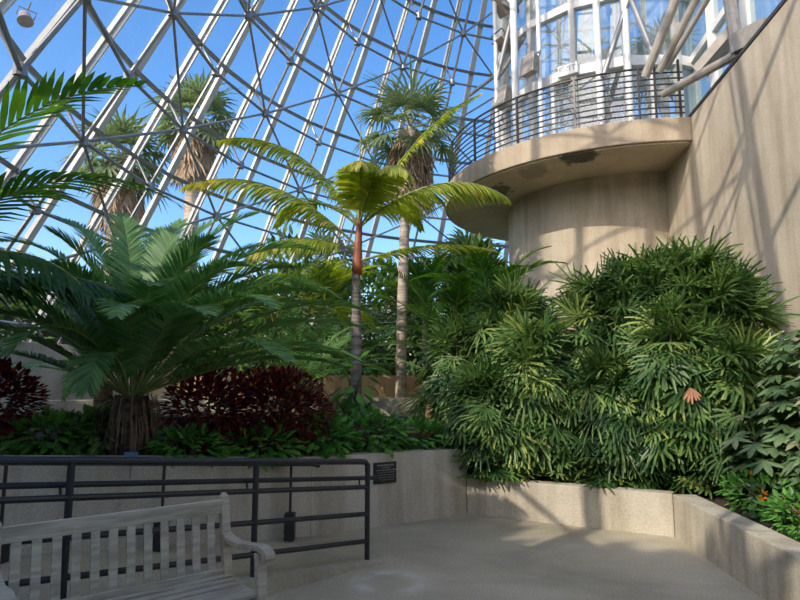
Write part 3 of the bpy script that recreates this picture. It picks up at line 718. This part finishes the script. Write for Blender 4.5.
# ---- lady palm hedge
def rhapis(label, c, H, rad, nf, seed, spread=1.0, low=.0, face=(-.15,-1)):
    random.seed(seed); r = empty('lady_palm', c, label, 'lady palm', None)
    st = MB(); lf = MB(); lf2 = MB(); n = int(9*spread)
    for k in range(n):
        a = 2*pi*k/n; q = V((cos(a)*rad*.45, sin(a)*rad*.4, 0)); h = H*rnd(.7,.98)
        st.tube([q, q+V((cos(a)*.06, sin(a)*.06, h*.5)), q+V((cos(a)*.12, sin(a)*.12, h))], [.016,.015,.012], 6)
    fdir = V((face[0], face[1], 0)).normalized()
    nf = int(nf*1.75)
    for k in range(nf):
        z = low+(H-low)*random.random()**.8; inner = k % 4 == 0
        a = math.atan2(fdir.y, fdir.x)+random.gauss(0, 1.15); o = V((cos(a), sin(a), 0))
        prof_ = (1-.5*max(0,(z/H-.6)/.4)**1.5)*(1+.12*sin(a*5+z*4))
        rr_ = rad*prof_*(rnd(.3,.6) if inner else rnd(.68,1.12))
        p = V((0,0,z))+V((o.x*rr_, o.y*rr_*.8, 0))
        tz = rnd(-1.9,-.1) if z < H*.8 else rnd(-.3,1.6)
        sw = V((-o.y, o.x, 0))*rnd(-.6,.6)
        out = (o+sw+ZU*tz).normalized(); upv = (ZU*rnd(.5,1)+o*rnd(.4,1.2)+V((rnd(-.3,.3),rnd(-.3,.3),0))).normalized()
        R_ = rnd(.28,.46)
        if z < .42: R_ = rnd(.2,.3); out = (o+sw+ZU*rnd(-.35,.3)).normalized(); p.z = max(p.z, .12)
        fan_leaf(lf, p, out, upv, R_, random.choice((8,9,10,12)), rnd(150,260), rnd(.022,.036), rnd(.1,.6), (0,.9) if rnd(0,1) < .93 else (.9,1), .18, .6)
        if k % 3 == 0: st.tube([V((o.x*rad*.3, o.y*rad*.3, max(0,z-.12))), p], .006, 4)
    st.build('canes', M['stem'], r); lf.build('foliage', M['rhapis'], r); return r
hed = [  # x, y, height, radius, fans, label
    (.98, 8.75, 2.0, .56, 160, 'lady palm at the left end of the hedge, lowest against the terrace'),
    (1.6, 8.45, 2.45, .56, 190, 'tall lady palm just left of the dark gap in the hedge'),
    (2.78, 8.1, 2.6, .6, 200, 'tall lady palm just right of the dark gap, in front of the tower wall'),
    (3.3, 7.95, 2.8, .66, 210, 'tallest lady palm of the hedge, below the right half of the balcony'),
    (3.75, 7.7, 2.85, .66, 210, 'tall lady palm below the corner where tower meets wall'),
    (3.92, 7.3, 2.45, .52, 190, 'lady palm at the right end of the hedge against the big wall'),
]
sd_ = 50
for x, y, H, rad, nf, lab in hed:
    sd_ += 1; rhapis(lab, V((x,y,.38)), H, rad, nf, sd_, low=.05)
low = [(1.2, 7.95, 1.35, .5, 110, 'low lady palm spilling over the left end of the back planter wall'),
       (1.78, 7.8, 1.9, .46, 120, 'low lady palm hanging over the back planter wall, left of the dark gap'),
       (2.62, 7.5, 1.5, .52, 125, 'low lady palm drooping over the right half of the back planter wall'),
       (3.3, 7.2, 2.1, .56, 125, 'lady palm at the corner where back and right planter walls meet'),
       (3.85, 6.8, 1.6, .5, 110, 'lady palm behind the right planter wall beside the broadleaf shrub')]
for x, y, H, rad, nf, lab in low:
    sd_ += 1; rhapis(lab, V((x,y,.38)), H, rad, nf, sd_, low=-.02)
# one dead brown leaf hanging on the hedge
q = atY(690, 388, 6.55); mb = MB(); random.seed(5); fan_leaf(mb, q, V((.1,-.3,-1)), V((0,-1,.2)), .17, 6, 110, .03, .1, (0,1), .2, .6)
mb.build('dead_leaf', M['brown']); 
bpy.data.objects['dead_leaf'].parent = None
dl = bpy.data.objects['dead_leaf']; tag(dl, 'withered orange-brown leaf caught among the green lady palms', 'leaf')

# ---- generic leafy shrubs
def oval(mb, c, d, upv, l, w, tint, droop=.2, fold=.2):
    d = d.normalized(); wv = upv.cross(d)
    if wv.length < .1: wv = V((1,0,0)).cross(d)
    wv.normalize(); nv = d.cross(wv)*-1
    P = [c]; q = c; dd = d.copy()
    for m in range(3): dd = (dd-ZU*droop*(m+.5)/3).normalized(); q = q+dd*(l/3); P.append(q)
    mb.strip(P, wv, [w*.15, w, w*.85, .004], tint, fold, nv)
def shrub(name, label, cat, c, size, n, mat, leaf=(.12,.045), seed=1, whorl=0, group=None, stems=6, stemmat='stem', inner=.45, odd=.06, droop=.3, flowers=0, shell=.55):
    random.seed(seed); r = empty(name, c, label, cat, group); lf = MB(); st = MB(); fl_ = MB()
    sx, sy, sz = size
    for k in range(stems):
        a = 2*pi*k/stems+rnd(-.3,.3); st.tube([V((0,0,-.05)), V((cos(a)*sx*.3, sin(a)*sy*.3, sz*.9)), V((cos(a)*sx*.6, sin(a)*sy*.6, sz*1.5))], [.02,.014,.006], 5)
    for k in range(n):
        a = rnd(0,2*pi); u = rnd(-.9,1); rr_ = (shell+(1-shell)*random.random()**.5); h = math.sqrt(1-u*u)
        o = V((cos(a)*h, sin(a)*h, u)); p = V((o.x*sx*rr_, o.y*sy*rr_, sz+o.z*sz*rr_))
        ti = rnd(0,.85) if rnd(0,1) > odd else rnd(.9,1)
        d = (o+V((rnd(-.5,.5),rnd(-.5,.5),rnd(-.3,.5)))).normalized(); L = leaf[0]*rnd(.7,1.2)
        if whorl:
            up = (ZU+o*.5).normalized(); sdv = up.orthogonal().normalized(); f0 = up.cross(sdv)
            ph = rnd(0,6.28)
            for m in range(whorl):
                t = ph+2*pi*m/whorl; dd = sdv*cos(t)+f0*sin(t)
                oval(lf, p, dd-ZU*.15, up, L, leaf[1]*rnd(.8,1.2), min(1,max(0,ti+rnd(-.08,.08))), droop)
        else: oval(lf, p, d, (ZU+o*.6).normalized(), L, leaf[1]*rnd(.8,1.2), ti, droop)
    for k in range(flowers):
        a = rnd(pi,2*pi); u = rnd(.0,.95); h = math.sqrt(1-u*u); p = V((cos(a)*h*sx, sin(a)*h*sy, sz+u*sz))
        for m in range(9): oval(fl_, p, V((rnd(-1,1),rnd(-1,.3),rnd(-.2,1))), ZU, .035, .022, rnd(0,1), .1)
    st.build('stems', M[stemmat], r); lf.build('foliage', M[mat], r)
    if flowers: fl_.build('flowers', M['flower'], r)
    return r
shrub('umbrella_shrub', 'tall broadleaf shrub with whorled pale-edged leaves against the wall at right edge', 'shrub', V((4.15,5.85,.38)), (.62,.7,.93), 320, 'umbrella', (.17,.06), 61, whorl=6, odd=.12)
shrub('umbrella_shrub', 'broadleaf shrub leaning over the middle of the right planter wall', 'shrub', V((3.75,6.05,.38)), (.5,.5,.55), 110, 'umbrella', (.17,.065), 62, whorl=6, odd=.1)
shrub('umbrella_shrub', 'nearest broadleaf shrub at the right edge above the planter wall', 'shrub', V((3.9,4.9,.38)), (.6,.6,.5), 130, 'umbrella', (.16,.06), 63, whorl=6, odd=.1)
shrub('lantana', 'low orange-flowered plant behind the corner of the right planter wall', 'shrub', V((3.45,5.85,.38)), (.38,.45,.2), 420, 'ground', (.07,.04), 64, flowers=7)
shrub('lantana', 'low orange-flowered plant nearer the camera on the right planter wall', 'shrub', V((3.35,5.0,.38)), (.36,.5,.17), 420, 'ground', (.07,.04), 65, flowers=5)
shrub('lantana', 'low green flowering plant farthest right along the planter wall', 'shrub', V((3.3,4.1,.38)), (.36,.5,.16), 380, 'ground', (.07,.04), 66, flowers=2)

# burgundy shrubs in the left bed
shrub('copperleaf', 'burgundy-leaved shrub right of the shaggy cycad trunk', 'shrub', V((-2.05,6.5,.82)), (.5,.45,.5), 1900, 'red', (.085,.045), 71, odd=.08, shell=.25)
shrub('copperleaf', 'broad burgundy-leaved shrub in the middle of the left bed', 'shrub', V((-1.4,6.9,.78)), (.62,.5,.5), 2600, 'red', (.085,.045), 72, odd=.06, shell=.25)
shrub('copperleaf', 'dark burgundy-leaved shrub at the far left edge behind the railing', 'shrub', V((-3.85,5.75,.98)), (.45,.4,.42), 1500, 'red', (.085,.045), 73, odd=.04, shell=.25)
shrub('ti_plant', 'small plant with bright red leaves left of the cycad trunk', 'shrub', V((-3.0,6.9,.95)), (.25,.25,.26), 90, 'redbright', (.16,.04), 74)
# green understory
und = [(-3.3,5.75,.95,.38,.17,'broad-leaved green plant at the left, under the big cycad','ground'),
       (-2.95,5.9,.93,.28,.2,'mid-green plant with upright leaves left of the cycad trunk','mid'),
       (-2.1,6.05,.86,.36,.14,'low green ground plant right of the cycad trunk on the wall','ground'),
       (-1.5,6.5,.8,.42,.16,'ground cover plant in front of the broad burgundy shrub','ground'),
       (-.95,7.0,.78,.46,.22,'bushy philodendron in front of the slim grey trunk','ground'),
       (-.35,7.45,.76,.46,.24,'bright green philodendron right of the slim grey trunk','ground'),
       (.2,7.9,.72,.45,.2,'green ground plant near the corner of the left planter wall','ground'),
       (-.75,7.9,.78,.5,.3,'dark leafy plant around the foot of the slim palm','mid')]
for k, (x,y,z,s,h,lab,mt) in enumerate(und):
    shrub('philodendron', lab, 'plant', V((x,y,z)), (s,s*.8,h), 330, mt, (.13,.07), 80+k, odd=.1, droop=.5)
# climbing leaves on the slim trunk
shrub('climbing_vine', 'climbing vine with big glossy leaves wrapped round the slim grey trunk', 'vine', V((-.6,7.9,1.35)), (.2,.2,.3), 26, 'ground', (.24,.14), 90, stems=2, droop=.8)
# small grey-green cycad leaves at left wall
small_cycad(V((-3.75,7.0,.95)), .8, 'small feathery seedling in front of the pale terrace wall at left', 9, seed=9, nl=24, ll=.14, trunk=.1)
# bromeliad at the right end of the bed
def rosette(c, label, mat, n, L, w, seed, name='bromeliad', cat='plant'):
    random.seed(seed); r = empty(name, c, label, cat); mb = MB()
    for k in range(n):
        a = k*2.4; e = R(rnd(35,80)); d = V((cos(a)*cos(e), sin(a)*cos(e), sin(e))); P = [V((0,0,0))]; q = V((0,0,0)); dd = d
        for m in range(4): dd = (dd-ZU*.18*(m+.5)).normalized(); q = q+dd*L*rnd(.9,1.1)/4; P.append(q)
        mb.strip(P, V((-sin(a),cos(a),0)), [w*.7,w,w,w*.7,.003], rnd(0,1), .3, V((cos(a),sin(a),.5)))
    mb.build('leaves', M[mat], r); mb = MB(); mb.tube([(0,0,-.08),(0,0,.03)], .035, 8); mb.build('stem', M['stem'], r); return r
rosette(V((.42,8.55,.74)), 'red-streaked bromeliad in front of the tan end wall', 'red', 16, .35, .045, 95)
rosette(V((-3.05,5.75,.98)), 'dark rosette plant with maroon midribs left of the plant tag', 'mid', 14, .5, .07, 96)
rosette(V((-2.75,8.3,1.0)), 'pinkish leafy rosette in light behind the big cycad', 'thatch', 18, .5, .07, 97)

# background planting inside the glass
bgp = [(-5.6,14.2,1.2,1.2,1.3,'mid','dense green shrub at the far left behind the bed'),
       (-3.9,14.6,1.3,1.2,1.15,'mid','rounded green shrub behind the terrace wall, left of centre'),
       (-2.3,15.0,1.4,1.4,1.6,'mid','tall green shrub directly behind the slim grey trunk'),
       (-.6,16.0,1.4,1.3,1.7,'mid','bright shrub between the two slim trunks in the distance'),
       (.9,15.2,1.3,1.3,1.7,'tree','dark shrub behind the right slim trunk'),
       (1.6,12.3,.5,.75,2.0,'tree','dense dark tree beside the concrete tower foot'),
       (-3.4,17.5,1.4,1.8,1.7,'tree','dark tree mass behind the left shrubs'),
       (1.9,18.5,1.4,1.6,2.0,'tree','distant tree under the balcony rim'),
       (-.9,20.0,1.4,2.0,2.0,'tree','distant tree filling the view between the slim trunks'),
       (-5.9,15.0,1.3,1.6,1.5,'tree','dark tree at the far left near the foot of the glass')]
for k, (x,y,z,s,h,mt,lab) in enumerate(bgp):
    shrub('leafy_shrub' if mt == 'mid' else 'leafy_tree', lab, 'shrub' if mt == 'mid' else 'tree', V((x,y,z)), (s,s*.8,h), 1500, mt, (.26,.11), 110+k, shell=.7)
# a shrub with round leaves high behind the centre palm's left fronds
shrub('leafy_tree', 'slender tree with paired dark leaves behind the yellow fronds', 'tree', V((-1.9,10.3,1.0)), (.85,.6,1.65), 520, 'mid', (.2,.085), 131, shell=.3)
for k, (x,y,H,s,lab) in enumerate(((-1.55,11.6,1.9,1.7,'feathery bright palm between the terrace walls and shrubs'),(.55,13.0,2.0,1.8,'feathery green palm right of the pale trunk in the distance'),(-3.1,11.2,1.6,1.8,'feathery palm standing behind the burgundy shrubs'),(1.75,11.4,1.8,1.9,'drooping feather palm left of the concrete tower'))):
    random.seed(140+k); r = empty('feather_palm', V((x,y,1.0)), lab, 'palm')
    mb = MB(); mb.tube([(0,0,-.1),(0,0,H)], [.09,.06], 10); mb.build('trunk', M['trunk_grey'], r)
    for m in range(13):
        add_frond(r, M['coco'] if k in (0,) else M['palmdark'], base=V((0,0,H)), az=m*2.4, e0=R(rnd(20,80)), L=s*rnd(.8,1.05), droop=R(rnd(60,95)), nl=30, ll=.42, lw=.045, ldroop=.8, seg=2, rad=.014)
# trees far outside the glass that close the view
for k in range(15):
    a = R(138-k*5.4); d = 34+3*(k%3); c = V((6+d*cos(a)*1.05, 12+d*sin(a)*.8, 1.4))
    shrub('shade_tree', 'leafy green tree far outside the glass beyond the planting', 'tree', c, (3.4,2.6,2.3+.5*(k%2)), 1100, 'tree', (.75,.42), 210+k, group='trees far beyond the glass', shell=.5)
for k in range(5):
    c = V((-14-2.0*k, 10+4.4*k, 1.3)); shrub('shade_tree', 'leafy green tree outside the glass at the left, past the grey wall', 'tree', c, (2.6,2.2,1.9), 1000, 'tree', (.6,.34), 240+k, group='trees outside at the left', shell=.5)
fanpalm(V((5.0,14.6,6.62)), 2.5, .1, 1.5, 'palm behind the tower glass, in the pane beside the small sign', 301, mats=('trunk_grey','palmdark'), nskirt=14, nl=14, lw=.06)
fanpalm(V((6.9,14.8,6.62)), 3.3, .1, 1.3, 'palm behind the tower glass towards the big wall', 302, mats=('trunk_grey','palmdark'), nskirt=14, nl=14, lw=.06)
ld = MB(); ld.prism([(p.x,p.y) for p in circ(GR-.1, 0, 360, 40)[:-1]], 6.15, 6.6); struct(ld.build('floor_tower', M['bigwall']))
# unseen bank and trees added behind the camera to shade the walkway (outside the glass)
UD = V((-.7193,-.6947,0)); PD = V((UD.y,-UD.x,0))
bk = MB(); c0 = UD*6.3; q = [c0+PD*26, c0-PD*26, c0-PD*26+UD*4, c0+PD*26+UD*4]
bk.prism([(p.x,p.y) for p in q], 0, 7.15); struct(bk.build('wall_added_shade', M['bigwall']))  # added sun blocker, its height sets where the floor shade ends
for k in range(13):
    c = UD*8.3+PD*(-15+k*2.5)
    shrub('added_shade_tree', 'unseen tree added on the shading bank outside the glass behind the walkway', 'tree', V((c.x,c.y,7.3)), (1.35,1.2,.95), 900, 'tree', (.42,.26), 160+k, group='added trees on the shading bank', shell=.2)
